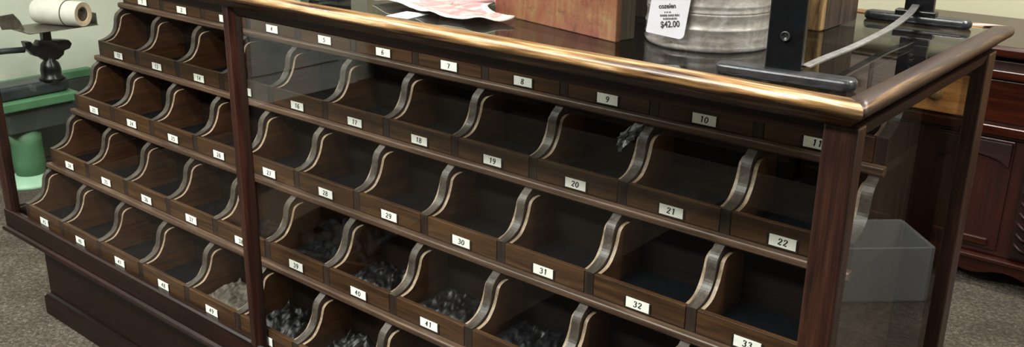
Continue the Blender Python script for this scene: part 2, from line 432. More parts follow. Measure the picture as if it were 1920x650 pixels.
# top moulding: flat top, bull nose, tucked underside
ztop = .1335
MX0, MX1, MY0, MY1 = -1.6575, .1545, -.310, .173
NR = .0074
def mould_prof(w):
    p = [(-w, ztop - .012), (-w, ztop - .0008), (-w + .001, ztop), (-NR - .001, ztop)]
    for k in range(1, 12):
        a = PI / 2 - k * PI / 12
        p.append((-NR + NR * math.cos(a), ztop - NR + NR * math.sin(a)))
    return p + [(-NR, ztop - .0152), (-.010, ztop - .018), (-.014, ztop - .0235), (-.019, ztop - .026), (-w, ztop - .026)]
def wear_lit_front(co):  # real wear plus the crown's lit gold and shaded underside, put into colour
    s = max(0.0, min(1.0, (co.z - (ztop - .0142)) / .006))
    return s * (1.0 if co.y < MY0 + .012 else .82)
def wear_lit_side(co):  # pale edge highlight painted along the nose, mixed with wear
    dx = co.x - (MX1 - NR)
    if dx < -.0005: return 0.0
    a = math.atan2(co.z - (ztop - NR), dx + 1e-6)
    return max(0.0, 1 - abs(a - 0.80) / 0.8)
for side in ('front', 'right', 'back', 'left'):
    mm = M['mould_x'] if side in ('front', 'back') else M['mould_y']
    cp(frame_side(side, mould_prof(.029 if side == 'back' else .020), MX0, MX1, MY0, MY1), 'top_moulding', mm, attr=('wear_lit', wear_lit_front if side in ('front', 'back') else wear_lit_side))
# rails under the moulding
zr0, zr1 = .094, ztop - .0255
railp = [(-.004, zr0 + .003), (-.001, zr1), (-.028, zr1), (-.028, zr0), (-.006, zr0)]
for side in ('front', 'right', 'back', 'left'):
    cp(frame_side(side, railp, CX0, CX1, CY0, CY1, False), 'top_rail', M['frame'] if side in ('front', 'back') else M['frame_y'])
cp(MB().box(MX0 + .0215, MX1 - .0215, -.045, MY1 - .0305, .1190, .1262), 'added_dark_board', M['back_panel'])  # added opaque board hiding the divider tops, cut back to admit light
# posts
PW = .031
for (x0, x1) in ((CX0, CX0 + PW), (CX1 - PW, CX1)):
    for (y0, y1) in ((CY0, CY0 + .0195), (CY1 - PW, CY1)):
        cp(MB().box(x0, x1, y0, y1, -.436, zr1 - .0004), 'post', M['post'], bevel=.0022)
# front mullion
mu = MB().prism([(-.772, CY0 + .004), (-.766, CY0 - .002), (-.752, CY0 - .003), (-.744, CY0 + .004), (-.741, CY0 + .0132), (-.775, CY0 + .0132)], 'Z', -.436, zr1 - .0004)
cp(mu, 'mullion', M['mullion'], bevel=.0015)
# bottom rail with ledge, cove and plinth
zb = -.4300
brail = [(-.0125, zb - .004), (-.004, zb - .004), (-.002, zb), (.002, zb - .002), (.002, -.4705), (.0075, -.4725), (.0095, -.4760), (.0080, -.4805), (.0, -.4830), (-.012, -.492), (-.022, -.510), (-.036, -.524), (-.046, -.530), (-.060, -.530), (-.060, -.4665), (-.0125, -.4665)]
for side in ('front', 'right', 'back', 'left'):
    cp(frame_side(side, brail, CX0, CX1, CY0, CY1, False), 'bottom_rail', M['frame'] if side in ('front', 'back') else M['frame_y'])
pl = [(-.047, -.529), (-.047, -.636), (-.075, -.636), (-.075, -.529)]
bm_ = [(-.047, -.635), (-.041, -.638), (-.036, -.644), (-.036, F + .0005), (-.075, F + .0005), (-.075, -.635)]
for side in ('front', 'right', 'back', 'left'):
    mt = M['frame'] if side in ('front', 'back') else M['frame_y']
    cp(frame_side(side, pl, CX0, CX1, CY0, CY1, False), 'plinth', mt)
    cp(frame_side(side, bm_, CX0, CX1, CY0, CY1, False), 'plinth_moulding', mt)
cp(MB().box(CX0 + .026, CX1 - .026, CY0 + .026, CY1 - .026, -.462, -.4525), 'bottom_board', M['back_panel'])
# panes
g0, g1 = CY0 + .010, CY0 + .0135
cp(MB().box(CX0 + PW - .004, -.7745, g0, g1, zb - .003, zr0 + .003), 'front_pane', M['glass'])
cp(MB().box(-.7415, CX1 - PW + .004, g0, g1, zb - .003, zr0 + .003), 'front_pane', M['glass'])
cp(MB().box(CX1 - .0125, CX1 - .009, CY0 + .016, CY1 - PW + .004, zb - .003, zr0 + .003), 'end_pane', M['glass_end'])
cp(MB().box(CX0 + .009, CX0 + .0125, CY0 + .016, CY1 - PW + .004, zb - .003, zr0 + .003), 'end_pane', M['glass_end'])
cp(MB().box(MX0 + .0212, MX1 - .0212, MY0 + .0212, MY1 - .0302, .1275, .1320), 'top_pane', M['glass_top'])
cp(MB().box(CX0 + PW, CX1 - PW, CY1 - .016, CY1 - .008, -.43, zr0 + .004), 'back_panel', M['back_panel'])

# rack: stepped shelves, S-cut dividers
H, S, P = .106, .0682, .15
DX = .0135
YR = .116                                        # back of the rack
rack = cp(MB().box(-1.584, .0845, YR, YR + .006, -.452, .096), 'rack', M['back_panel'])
NX0, NX1 = -1.5855, .0850
Sdiv = crom([(0, .0185), (.009, .0200), (.0195, .0238), (.030, .0300), (.0365, .0385), (.0400, .050), (.0422, .0625), (.047, .0718), (.0545, .0775)], 3)
for r in range(5):
    y0, z0 = -S * r, -H * r
    yn = y0 + .011 if r == 4 else y0
    pf = [(yn - .0115, z0 - .0215), (yn - .0115, z0 - .0160)] + [(yn - .0085 - .003 * math.cos(a), z0 - .0160 + .0032 * math.sin(a)) for a in (.5, 1.0, 1.5)] + [(YR, z0 - .0128), (YR, z0 - .0245), (yn - .0085, z0 - .0245)]
    yc = yn - .0005
    nf = [p for p in pf if p[0] < yn] ; nf = nf[:5] + [(yc, z0 - .0128), (yc, z0 - .0245), (yn - .0085, z0 - .0245)]
    cp(MB().prism(nf, 'X', NX0, NX1), 'shelf_nosing', M['nosing'], rack, bevel=.0008)
    cp(MB().box(-1.5818, .0818, yc + .0002, YR, z0 - .0245, z0 - .0128), 'shelf', M['div_side_x'], rack)
    for c in range(12):
        x = .075 - P * c
        prof = [(y0 + .0006, z0 - .0126)] + [(y0 + .0006 + a, z0 + b) for a, b in Sdiv] + [(YR, z0 + .0812), (YR, z0 - .0126)]
        prof.insert(len(prof) - 2, (y0 + .060, z0 + .0812))
        ne = len(Sdiv) + 2
        cp(MB().prism(prof, 'X', x - DX / 2, x + DX / 2, 0, None, set(range(1, ne))), 'divider', [M['div_side'], M['div_edge']], rack)
cp(MB().box(NX0, NX1, .040, YR, .0815, .094), 'rack_top', M['back_panel'], rack)

# ------------------------------------------------------------------ numerals drawn as thick and thin pen strokes
GL = {
 '0': [[(.30, 1), (.06, .72), (.06, .28), (.30, 0), (.54, .28), (.54, .72), (.30, 1)]],
 '1': [[(.16, .80), (.36, 1.0), (.36, 0)]],
 '2': [[(.08, .74), (.14, .93), (.32, 1), (.52, .86), (.48, .60), (.26, .32), (.06, .05)], [(.06, .05), (.28, .10), (.44, 0), (.56, .16)]],
 '3': [[(.08, .80), (.18, .97), (.34, 1), (.50, .84), (.42, .60), (.24, .53)], [(.24, .53), (.46, .48), (.55, .26), (.42, .04), (.22, 0), (.06, .18)]],
 '4': [[(.42, 0), (.42, 1.0)], [(.42, 1.0), (.04, .30)], [(.04, .30), (.58, .30)]],
 '5': [[(.52, 1), (.18, .96)], [(.18, .96), (.12, .58)], [(.12, .58), (.32, .64), (.52, .48), (.52, .20), (.36, .01), (.18, 0), (.06, .14)]],
 '6': [[(.50, .92), (.34, 1), (.12, .76), (.06, .36), (.20, .02), (.40, .02), (.54, .24), (.46, .50), (.28, .56), (.10, .36)]],
 '7': [[(.06, .82), (.14, .96), (.54, .94)], [(.54, .94), (.34, .50), (.26, 0)]],
 '8': [[(.30, .54), (.10, .68), (.14, .94), (.32, 1), (.50, .88), (.46, .66), (.30, .54), (.08, .36), (.08, .12), (.28, 0), (.50, .10), (.54, .34), (.30, .54)]],
 '9': [[(.50, .62), (.32, .44), (.12, .52), (.07, .78), (.24, 1), (.44, .96), (.54, .68), (.48, .28), (.28, .02), (.10, .08)]],
}
def numeral(mb, text, cx, cz, y, h, mi):
    n = len(text); adv = .86 * h; x0 = cx - (n * adv - .26 * h) / 2
    for i, ch in enumerate(text):
        for st in GL[ch]:
            path = crom(st, 6) if len(st) > 2 else [st[0], st[1]]
            pts = [(x0 + i * adv + (a + .16 * (b - .5)) * h, cz + (b - .5) * h) for a, b in path]
            L, R = [], []
            for k, p in enumerate(pts):
                q0, q1 = pts[max(k - 1, 0)], pts[min(k + 1, len(pts) - 1)]
                dx, dz = q1[0] - q0[0], q1[1] - q0[1]; l = math.hypot(dx, dz) or 1e-9
                dx, dz = dx / l, dz / l
                wd = h * (.054 + .064 * abs(dz) ** 1.3)
                L.append((p[0] - dz * wd, y, p[1] + dx * wd)); R.append((p[0] + dz * wd, y, p[1] - dx * wd))
            for k in range(len(pts) - 1):
                mb.poly([L[k], L[k + 1], R[k + 1], R[k]], mi)

# ------------------------------------------------------------------ bins (prototype at row 0, column 11, then copies)
HW = .0672
bb = (0, 0, -.0127)
proto = thing('seed_bin', '', 'bin', bb)
MB().box(-HW, HW, 0, .0075, -.0124, .0180).build('front_panel', M['bin_front'], proto, bb, bevel=.0007)
Swall = crom([(.004, .0168), (.012, .0174), (.022, .0195), (.0305, .0240), (.038, .0325), (.0435, .0420), (.0475, .053), (.0510, .0635), (.0590, .0690), (.070, .0700)], 3)
for sx in (-1, 1):
    x0, x1 = (-HW, -HW + .0052) if sx < 0 else (HW - .0052, HW)
    prof = [(.0076, -.0124)] + [(max(.0076, a), b) for a, b in Swall] + [(.110, .0700), (.110, -.0124)]
    MB().prism(prof, 'X', x0, x1, 0, None, set(range(1, len(Swall) + 1))).build('side_panel', [M['bin_side'], M['bin_edge']], proto, bb)
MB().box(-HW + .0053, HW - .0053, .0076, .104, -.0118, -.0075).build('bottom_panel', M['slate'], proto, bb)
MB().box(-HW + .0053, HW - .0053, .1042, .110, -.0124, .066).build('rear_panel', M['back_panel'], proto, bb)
hm = MB()
lw, lh, lc = .0172, .0068, -.0030
for x0, x1, z0, z1 in ((-lw - .0024, lw + .0024, lc - lh - .0024, lc - lh), (-lw - .0024, -lw, lc - lh, lc + lh), (lw, lw + .0030, lc - lh, lc + lh)):
    hm.box(x0, x1, -.0011, -.0001, z0, z1)
hm.build('card_holder', M['holder'], proto, bb, bevel=.0004)

ROWN = ['top row', 'second row from the top', 'third row from the top', 'fourth row from the top', 'bottom row']
ORD = {1: 'first', 2: 'second', 3: 'third', 4: 'fourth', 5: 'fifth', 6: 'sixth'}
def place(c):
    return {1: 'at the far left end', 11: 'at the far right end'}.get(c) or (ORD[c] + ' from the left end' if c <= 6 else ORD[12 - c] + ' from the right end')
first = True
kids = list(proto.children)
for r in range(5):
    for c in range(1, 12):
        num = r * 11 + c
        if r == 4 and c > 8: continue                # below the frame, behind the front rail
        if r == 3 and c > 10: continue
        if first: t = proto; first = False; ks = kids
        else:
            t = proto.copy(); COL.objects.link(t); ks = []
            for k in kids:
                q = k.copy(); COL.objects.link(q); q.parent = t; ks.append(q)
        cx = (c - 11) * P
        t.location = W((cx, -S * r, -H * r - .0127))
        holder = [k for k in ks if k.name.startswith('card_holder')][0]
        t['label'] = 'oak bin numbered %d in the %s, %s' % (num, ROWN[r], place(c))
        t['group'] = 'numbered wooden bins in the ' + ROWN[r]
        cm = MB(); jx = random.uniform(-.0012, .0012)
        cm.box(-lw + jx, lw + jx * .5, -.0007, -.0001, lc - lh, lc + lh + random.uniform(-.0004, .0006))
        numeral(cm, str(num), jx, lc, -.00078, .0078, 1)
        cm.build('number_card', [M['card'], M['ink']], holder, bb, recalc=False)

# crumpled black plastic and paper lying in the lower bins
def crumple(num, r, c, mat, label, hgt=.026, cover=.12, name='crumpled_plastic', cat='plastic sheet', grp='crumpled black plastic in the lower bins'):
    cx = (c - 11) * P; y0 = -S * r; z0 = -H * r
    b = (cx, y0 + .05, z0 - .0073)
    mb = MB(); sd = num * 3.7
    def fn(u, v):
        x = cx + (u - .5) * (2 * HW - .016); y = y0 + .0105 + v * .088
        e = min(u, 1 - u, v * 1.2, (1 - v)) * 5; e = min(1, e)
        p = Vector((x * 36 + y * 12 + sd, y * 19 - x * 8, sd))
        rid = 1 - abs(noise.noise(p)) * 2.2
        rid2 = 1 - abs(noise.noise(p * 2.3 + Vector((3, 1, 5)))) * 2.0
        rid3 = 1 - abs(noise.noise(Vector((p.x * 6, p.y * 3.2, p.z)))) * 2.4
        h = .004 + hgt * e * (.35 + .40 * rid +   .24 * rid2 + .18 * rid3) * (.55 + .6 * v)
        q = noise.noise_vector(p * 1.7) * .004 * e
        return (x + q.x, y + q.y, z0 - .0070 + max(.0005, h * .8))
    mb.grid(fn, 60, 44)
    o = mb.build(name, mat, None, b, recalc=False, solid=.0008)
    return tag(o, label, cat, grp)
M['brown_paper'] = plain('brown_wrapping_paper', (0.0480, 0.0372, 0.0276), 0.65, 0, 0.25, 40, 0.2)
for num, hg in ((38, .012), (39, .014), (40, .026), (41, .024), (42, .020), (50, .034), (51, .034), (52, .030)):
    r, c = (num - 1) // 11, (num - 1) % 11 + 1
    crumple(num, r, c, M['plastic_black'], 'crumpled black plastic sheet lying inside bin %d, %s' % (num, ROWN[r]), hg)
crumple(49, 4, 5, M['brown_paper'], 'crumpled brown-grey paper lying inside bin 49 beside the mullion', .026, name='crumpled_paper', cat='paper', grp=None)
# scrap of clear wrapper caught under the top shelf edge, over bin 20
mb = MB()
def scrap(u, v):
    a = Vector((-.262 + u * .030, -.0135 - .03 * (1 - u) * .5, -.028 - .022 * (1 - u) + (v - .5) * .020 * (1.3 - u * .6)))
    n_ = noise.noise_vector(Vector((u * 3.1, v * 3.3, 1.7)) * 1.6) * .010
    return a + Vector((n_.x * .6, n_.y, n_.z * .7))
mb.grid(scrap, 14, 10, smooth=False)
tag(mb.build('plastic_wrapper', M['clear_scrap'], None, (-.247, -.02, -.035), recalc=False, solid=.0008), 'small crumpled clear plastic wrapper hanging under the shelf edge above bin 20', 'wrapper')

# ------------------------------------------------------------------ things on the glass top
ZT = .1321
# iron stand
sb = (.06, -.06, ZT)
stand = thing('iron_stand', 'black iron stand with two bar feet and a steel strap on the counter top', 'stand', sb)
def foot(cx, cy, ang, L=.128, w=.023, h=.0105):
    mb = MB(); n = 10; out = []
    hw = w / 2
    for sx, a0 in ((1, -PI / 2), (-1, PI / 2)):
        for k in range(n + 1):
            a = a0 + PI * k / n
            out.append((sx * (L / 2 - hw) + hw * math.cos(a) * .75, hw * math.sin(a)))
    ca, sa = math.cos(ang), math.sin(ang)
    pr = [(cx + x * ca - y * sa, cy + x * sa + y * ca) for x, y in out]
    mb.prism(pr, 'Z', ZT, ZT + h)
    return mb
foot(.0665, -.2690, .10, L=.134).build('foot', M['iron_edge'], stand, sb, bevel=.0042, seg=4)
foot(.0590, .1150, .06).build('foot', M['iron_edge'], stand, sb, bevel=.0042, seg=4)
def upright(cx, cy, ang, name='upright'):
    mb = MB().box(cx - .0165, cx + .0165, cy - .005, cy + .005, ZT + .0095, ZT + .30, rot=((cx, cy), ang))
    o = mb.build(name, M['black_iron'], stand, sb, bevel=.0015)
    rb = MB(); n = Vector((math.sin(ang), -math.cos(ang), 0)); c = Vector((cx, cy, ZT + .040)) + n * .005
    rb.lathe([(.0, .0002), (.0028, .0002), (.0028, .0010), (.0042, .0016), (.0046, .0008), (.0046, 0)], c, 20, axis=n)
    rb.build('bolt_hole', M['iron_edge'], o, sb)
    return o
upright(.0630, -.2635, .10)
upright(.0580, .1220, .06)
st = crom([(.0805, -.2580, ZT + .0135), (.0790, -.2140, ZT + .0135), (.0760, -.1250, ZT + .0120), (.0700, -.018, ZT + .0125), (.0640, .0600, ZT + .0170), (.0560, .1130, ZT + .0215)], 6)
MB().tube(st, .004, flat=(.0085, .0022)).build('strap', M['steel'], stand, sb, bevel=.0005)
MB().box(.035, .081, .105, .120, ZT + .0102, ZT + .0160, rot=((.058, .112), .06)).build('strap_bracket', M['black_iron'], stand, sb, bevel=.001)

# galvanised bucket
BC = (-.074, -.150); BR = .068
bkb = (BC[0], BC[1], ZT)
bucket = thing('zinc_bucket', 'round dented galvanised zinc bucket with a hanging white price tag, on the counter top', 'bucket', bkb)
prof = [(.0, .003), (.058, .003), (.0655, .0), (.0672, .002), (.0680, .005), (.0666, .0075), (.0678, .010), (.0668, .0125)]
def rib(z, a=.0011): return [(BR - .0006, z - .0025), (BR + a - .0006, z - .0012), (BR + a - .0006, z + .0002), (BR - .0008, z + .0012)]
prof += rib(.023, .0009) + [(BR - .0012, .030)] + rib(.0375, .0004) + rib(.0405, .0004) + rib(.0465, .0004) + rib(.066, .0006) + [(BR - .0002, .10), (BR + .0010, .150)]
prof += [(BR + .003, .152), (BR + .003, .156), (BR, .157), (BR - .002, .154), (BR - .003, .05), (.062, .006), (.0, .005)]
bd = MB().lathe(prof, (BC[0], BC[1], ZT), 96)
for v in bd.bm.verts:
    p = Vector((v.co.x * 30, v.co.y * 30, v.co.z * 22))
    rad = Vector((v.co.x - BC[0], v.co.y - BC[1], 0))
    if rad.length > .05: v.co += rad.normalized() * noise.noise(p) * .0012
bd.build('body', M['zinc'], bucket, bkb)
for s in (-1, 1):
    MB().tube([(BC[0] + s * (BR + .001), BC[1] - .012, ZT + .140), (BC[0] + s * (BR + .009), BC[1], ZT + .146), (BC[0] + s * (BR + .001), BC[1] + .012, ZT + .140)], .003).build('ear', M['zinc'], bucket, bkb)
# price tag
tn = Vector((.16, -.985, .06)).normalized(); tu = Vector((.985, .16, 0)).normalized(); tv = tn.cross(tu) * -1
if tv.z < 0: tv = -tv
ra = -.10
tu2 = tu * math.cos(ra) + tv * math.sin(ra); tv2 = tv * math.cos(ra) - tu * math.sin(ra)
tc_ = Vector((-.0800, -.2245, ZT + .0495))
def TP(a, b, d=0.0): return tc_ + tu2 * a + tv2 * b + tn * d
tg = MB(); tw, th = .0205, .0350; cr = .0055
out = []
for (cx, cy, a0) in ((tw - cr, th - cr, 0), (-tw + cr, th - cr, PI / 2), (-tw + cr * .3, -th + cr * .3, PI), (tw - cr, -th + cr, 1.5 * PI)):
    rr = cr if cx > -tw + cr * .5 or cy > 0 else cr * .3
    for k in range(7):
        a = a0 + PI / 2 * k / 6
        out.append((cx + rr * math.cos(a), cy + rr * math.sin(a)))
A = [tg.bm.verts.new(TP(a, b, .0004)) for a, b in out]; B = [tg.bm.verts.new(TP(a, b, -.0004)) for a, b in out]
tg.face(A); tg.face(B[::-1])
for i in range(len(A)):
    j = (i + 1) % len(A); tg.face([A[i], A[j], B[j], B[i]])
def text_mesh(mb, s, h, a, b, rot, mi, d=.0007, bold=0.0, squash=1.0):
    cu = bpy.data.curves.new('t', 'FONT'); cu.body = s; cu.size = h; cu.align_x = 'CENTER'; cu.offset = bold; cu.resolution_u = 3
    ob = bpy.data.objects.new('t', cu); COL.objects.link(ob)
    dg = bpy.context.evaluated_depsgraph_get(); dg.update()
    me = bpy.data.meshes.new_from_object(ob.evaluated_get(dg))
    vs = []
    for v in me.vertices:
        x, y = v.co.x * squash, v.co.y
        x, y = x * math.cos(rot) - y * math.sin(rot), x * math.sin(rot) + y * math.cos(rot)
        vs.append(mb.bm.verts.new(TP(a + x, b + y, d)))
    for p in me.polygons: mb.face([vs[i] for i in p.vertices], mi)
    bpy.data.objects.remove(ob); bpy.data.curves.remove(cu); bpy.data.meshes.remove(me)
text_mesh(tg, '$42.00', .0088, .0045, -.0250, .24, 1, squash=.85, bold=.0002)
text_mesh(tg, 'cozelen', .0066, -.0020, -.0070, .22, 1, bold=.00018, squash=.9)
rw = random.Random(5)
for b0, a0, a1, hh in ((-.0105, -.0045, .0015, .0007), (-.0138, -.0085, .0115, .0011), (-.0172, -.0045, .0095, .0010)):   # small print, too fine to read
    a = a0
    while a < a1:
        w_ = rw.uniform(.0007, .0016)
        q = [(a, -hh), (a + w_, -hh), (a + w_ * .8, hh * rw.uniform(.4, 1)), (a + w_ * .1, hh)]
        tg.poly([tuple(TP(x * math.cos(.22) - (y + 0) * math.sin(.22), b0 + x * math.sin(.22) + y * math.cos(.22), .0007)) for x, y in q], 1)
        a += w_ + rw.choice((.0003, .0004, .0009))
tg.build('price_tag', [M['white_paper'], M['ink']], bucket, bkb, recalc=False)
MB().tube([tuple(TP(0, th - .004, .001)), tuple(TP(0, th + .02, .004)), (BC[0] + .0, BC[1] - BR - .003, ZT + .157)], .0006, 6).build('tag_string', M['wire'], bucket, bkb)

# orange crate
ob_ = (-.24, -.13, ZT)
crate = thing('orange_crate', 'scuffed orange wooden crate with grey-brown sides, left of the bucket on the counter top', 'crate', ob_)
oa = math.atan2(-.044, .19); oc = (-.141, -.2290)
def obox(mb, a0, a1, b0, b1, z0, z1):
    ca, sa = math.cos(oa), math.sin(oa)
    pts = []
    for z in (z0, z1):
        for b in (b0, b1):
            for a in (a0, a1): pts.append((oc[0] + a * ca - b * sa, oc[1] + a * sa + b * ca, z))
    v = [mb.bm.verts.new(p) for p in pts]
    for q in ((0, 2, 3, 1), (4, 5, 7, 6), (0, 1, 5, 4), (2, 6, 7, 3), (0, 4, 6, 2), (1, 3, 7, 5)): mb.face([v[i] for i in q])
    return mb
OW = .215
obox(MB(), -OW, 0, 0, .008, ZT, ZT + .22).build('front_board', M['orange'], crate, ob_, bevel=.0012)
obox(MB(), -.012, -.004, .0081, .026, ZT, ZT + .215).build('side_board', M['crate_side'], crate, ob_, bevel=.001)
obox(MB(), -OW + .004, -OW + .012, .0081, .026, ZT, ZT + .215).build('side_board', M['crate_side'], crate, ob_, bevel=.001)
obox(MB(), -OW + .004, -.004, .0261, .032, ZT, ZT + .215).build('back_board', M['crate_side'], crate, ob_, bevel=.001)
obox(MB(), -OW + .0125, -.0125, .0085, .0255, ZT, ZT + .008).build('bottom_board', M['crate_side'], crate, ob_)

# old oak box behind the stand
kb = (-.06, .055, ZT)
box = thing('oak_box', 'old scuffed oak box with a dark side, behind the bucket on the counter top', 'box', kb)
MB().box(-.118, -.0045, -.017, -.006, ZT, ZT + .20).build('front_board', M['old_gold'], box, kb, bevel=.0025, seg=3)
MB().box(-.0145, -.0045, -.0058, .091, ZT, ZT + .20).build('side_board', M['old_dark'], box, kb, bevel=.001)
MB().box(-.118, -.108, -.0058, .091, ZT, ZT + .20).build('side_board', M['old_dark'], box, kb, bevel=.001)
MB().box(-.1078, -.0147, .081, .091, ZT, ZT + .20).build('back_board', M['old_dark'], box, kb, bevel=.001)
MB().box(-.1078, -.0147, -.0058, .0808, ZT + .19, ZT + .20).build('lid', M['old_dark'], box, kb, bevel=.001)

nb = (-.245, -.05, ZT)
t = thing('walnut_box', 'plain dark walnut box standing behind the orange crate', 'box', nb)
MB().box(-.335, -.158, -.078, -.022, ZT, ZT + .20).build('body', M['old_dark'], t, nb, bevel=.0015)
MB().box(-.337, -.156, -.080, -.020, ZT + .2002, ZT + .215).build('lid', M['old_dark'], t, nb, bevel=.0015)
# doily
edge = crom([(-.555, -.150), (-.545, -.205), (-.500, -.222), (-.459, -.226), (-.408, -.244), (-.362, -.246), (-.325, -.238), (-.303, -.220), (-.306, -.196), (-.338, -.190), (-.380, -.160), (-.40, -.11), (-.45, -.08), (-.52, -.10), (-.555, -.150)], 5)[:-1]
edge = [(x + (.408 - x) * .017, y + (-1.063 - y) * .017) for x, y in edge]
dc = Vector((-.416, -.180)); db = (-.416, -.180, ZT)
mb = MB(); rings = []
for k in range(9):
    t = k / 8
    ring = []
    for i, p in enumerate(edge):
        q = dc.lerp(Vector(p), .06 + .94 * t)
        lift = .0012 + .006 * (t ** 2) * (0.45 + .55 * math.sin(i * .33 + 1.0) ** 2) + .006 * max(0, noise.noise(Vector((q.x * 34, q.y * 34, 2.2))) + .3) * (1 - .5 * t)
        ring.append(mb.bm.verts.new((q.x, q.y, ZT + lift)))
    rings.append(ring)
n = len(edge)
for a, b in zip(rings, rings[1:]):
    for i in range(n): mb.face([a[i], a[(i + 1) % n], b[(i + 1) % n], b[i]], 0, True)
mb.face(rings[0])
def prn(co):
    q = Vector((co.x, co.y)) - dc
    best = min((Vector(p) - dc).length for p in sorted(edge, key=lambda p: -q.normalized().dot((Vector(p) - dc).normalized()) if q.length > 1e-5 else 0)[:1])
    t = q.length / best
    return 1.0 if t < .80 else max(0.0, 1 - (t - .80) / .10)
tag(mb.build('cotton_doily', M['cloth'], None, db, solid=.0012, attr=('print', prn), recalc=False), 'white cotton doily with pink print lying on the counter top', 'doily')
mb = MB()
mb.grid(lambda u, v: (-.400 + u * .070, -.165 + v * .05, ZT + .016 + .010 * math.sin(u * 7) * math.sin(v * 6 + 1) + .006 * noise.noise(Vector((u * 4, v * 4, 9)))), 16, 12)
tag(mb.build('pink_cloth', M['pink'], None, (-.34, -.125, ZT + .01), solid=.003, recalc=False), 'folded pink cloth lying on the white doily beside the orange crate', 'cloth')
# small card on the glass
MB_c = MB().box(-.434, -.400, -.2855, -.246, ZT + .0001, ZT + .0008, rot=((-.42, -.26), .12))
tag(MB_c.build('white_card', M['white_paper'], None, (-.42, -.26, ZT)), 'blank white card lying on the glass in front of the doily', 'card')
# small black box and striped booklet at the left of the top
tb = (-.575, -.255, ZT)
t = thing('black_box', 'small black box standing on the glass top left of the doily', 'box', tb)
MB().box(-.598, -.553, -.268, -.236, ZT, ZT + .020, rot=((-.575, -.25), .3)).build('body', M['black_iron'], t, tb, bevel=.001)
MB().box(-.599, -.552, -.269, -.235, ZT + .0202, ZT + .027, rot=((-.575, -.25), .3)).build('lid', M['black_iron'], t, tb, bevel=.001)
tb = (-.66, -.255, ZT)
t = thing('booklet_pile', 'white and green striped booklet lying left of the small black box', 'booklet', tb)
MB().box(-.70, -.612, -.277, -.225, ZT, ZT + .004, rot=((-.65, -.25), .1)).build('cover', M['green_pale'], t, tb)
MB().box(-.698, -.613, -.2765, -.227, ZT + .0041, ZT + .008, rot=((-.65, -.25), .1)).build('pages', M['white_paper'], t, tb)

# ------------------------------------------------------------------ mahogany cabinet at the back right
cb = (.45, 1.45, F)
cabinet = thing('mahogany_cabinet', 'low red mahogany cabinet with moulded drawers and a scalloped skirt against the back wall', 'cabinet', cb)
CXa, CXb, CYa, CYb = -.38, .95, 1.30, 1.70
def cc(mb, name, mat, parent=None, **k): return mb.build(name, mat, parent or cabinet, cb, **k)
cc(MB().box(CXa, CXb, CYa, CYb, -.60, -.128), 'body', M['cab'], bevel=.004)
cc(MB().box(CXa - .03, CXb + .03, CYa - .03, CYb + .005, -.118, -.092), 'top', M['cab_x'], bevel=.008, seg=3)
cc(MB().box(CXa + .01, CXb - .01, CYa + .012, CYb - .01, -.150, -.118), 'neck', M['cab_dark'])
def strip(z0, z1, out, name='moulding', m=None): return cc(MB().box(CXa - .004, CXb + .004, CYa - out, CYa + .01, z0, z1), name, m or M['cab_x'], bevel=.003, seg=2)
strip(-.168, -.148, .022); strip(-.300, -.277, .02); strip(-.307, -.300, .012)
for x0, x1, mt in ((CXa + .03, .30, M['cab_x']), (.34, .93, M['cab_oak'])):
    dr = cc(MB().box(x0, x1, CYa - .008, CYa - .0001, -.272, -.172), 'drawer', mt, bevel=.003)
    for f in (.25, .75):
        kx = x0 + (x1 - x0) * f
        MB().lathe([(0, 0), (.006, 0), (.006, .012), (.016, .018), (.018, .026), (.010, .033), (0, .034)], (kx, CYa - .008, -.222), 18, axis=(0, -1, 0)).build('knob', M['old_gold'], dr, cb)
# arched door panels
for x0, x1 in ((CXa + .03, -.03), (.09, .47), (.53, .92)):
    dp = cc(MB().box(x0, x1, CYa - .006, CYa - .0001, -.585, -.312), 'door', M['cab'], bevel=.002)
    fr = MB()
    fr.box(x0 + .02, x1 - .02, CYa - .013, CYa - .006, -.575, -.556).build('lower_bead', M['cab_x'], dp, cb, bevel=.004)
    arch = [(x0 + .004, -.316)] + [(x0 + .004 + (x1 - x0 - .008) * k / 16, -.345 - .03 * math.sin(PI * k / 16) ** 0.5 * -1 - .03) for k in range(17)] + [(x1 - .004, -.316)]
    MB().prism([(a, b) for a, b in arch], 'Y', CYa - .016, CYa - .0061).build('arch', M['cab_dark'], dp, cb, bevel=.002)
pan = MB().box(.0, .075, CYa - .012, CYa - .0001, -.59, -.335)
pl_ = cc(pan, 'pilaster', M['cab_dark'], bevel=.003)
cv = MB()
for k in range(9):
    for s in (-1, 1):
        z = -.57 + k * .026
        cv.tube([(.0375 + s * .030, CYa - .014, z + .018), (.0375 + s * .016, CYa - .017, z + .006), (.0375 + s * .002, CYa - .014, z)], .004, 6)
cv.build('carving', M['cab_dark'], pl_, cb)
strip(-.612, -.600, .022); strip(-.622, -.612, .012)
sk = [(CXa, -.620), (CXb, -.620)]
N = 60
for k in range(N + 1):
    u = 1 - k / N; x = CXa + (CXb - CXa) * u
    sk.append((x, -.642 + .008 * math.cos(x * 40) + (-.043 if min(x - CXa, CXb - x) < .035 else 0)))
cc(MB().prism(sk, 'Y', CYa - .010, CYa + .012), 'skirt', M['cab_x'], bevel=.001)
for x in (CXa + .018, CXb - .018):
    for y in (CYa + .03, CYb - .03):
        cc(MB().box(x - .018, x + .018, y - .016, y + .016, F, -.601), 'leg', M['cab'], bevel=.003)
kb2 = (.62, 1.42, -.092)
t = thing('oak_chest', 'honey oak chest standing on the mahogany cabinet beyond the counter end', 'chest', kb2)
MB().box(.36, .90, 1.285, 1.58, -.0918, .14).build('body', M['cab_oak'], t, kb2, bevel=.004)
MB().box(.35, .91, 1.275, 1.59, .1402, .165).build('lid', M['cab_oak'], t, kb2, bevel=.005)
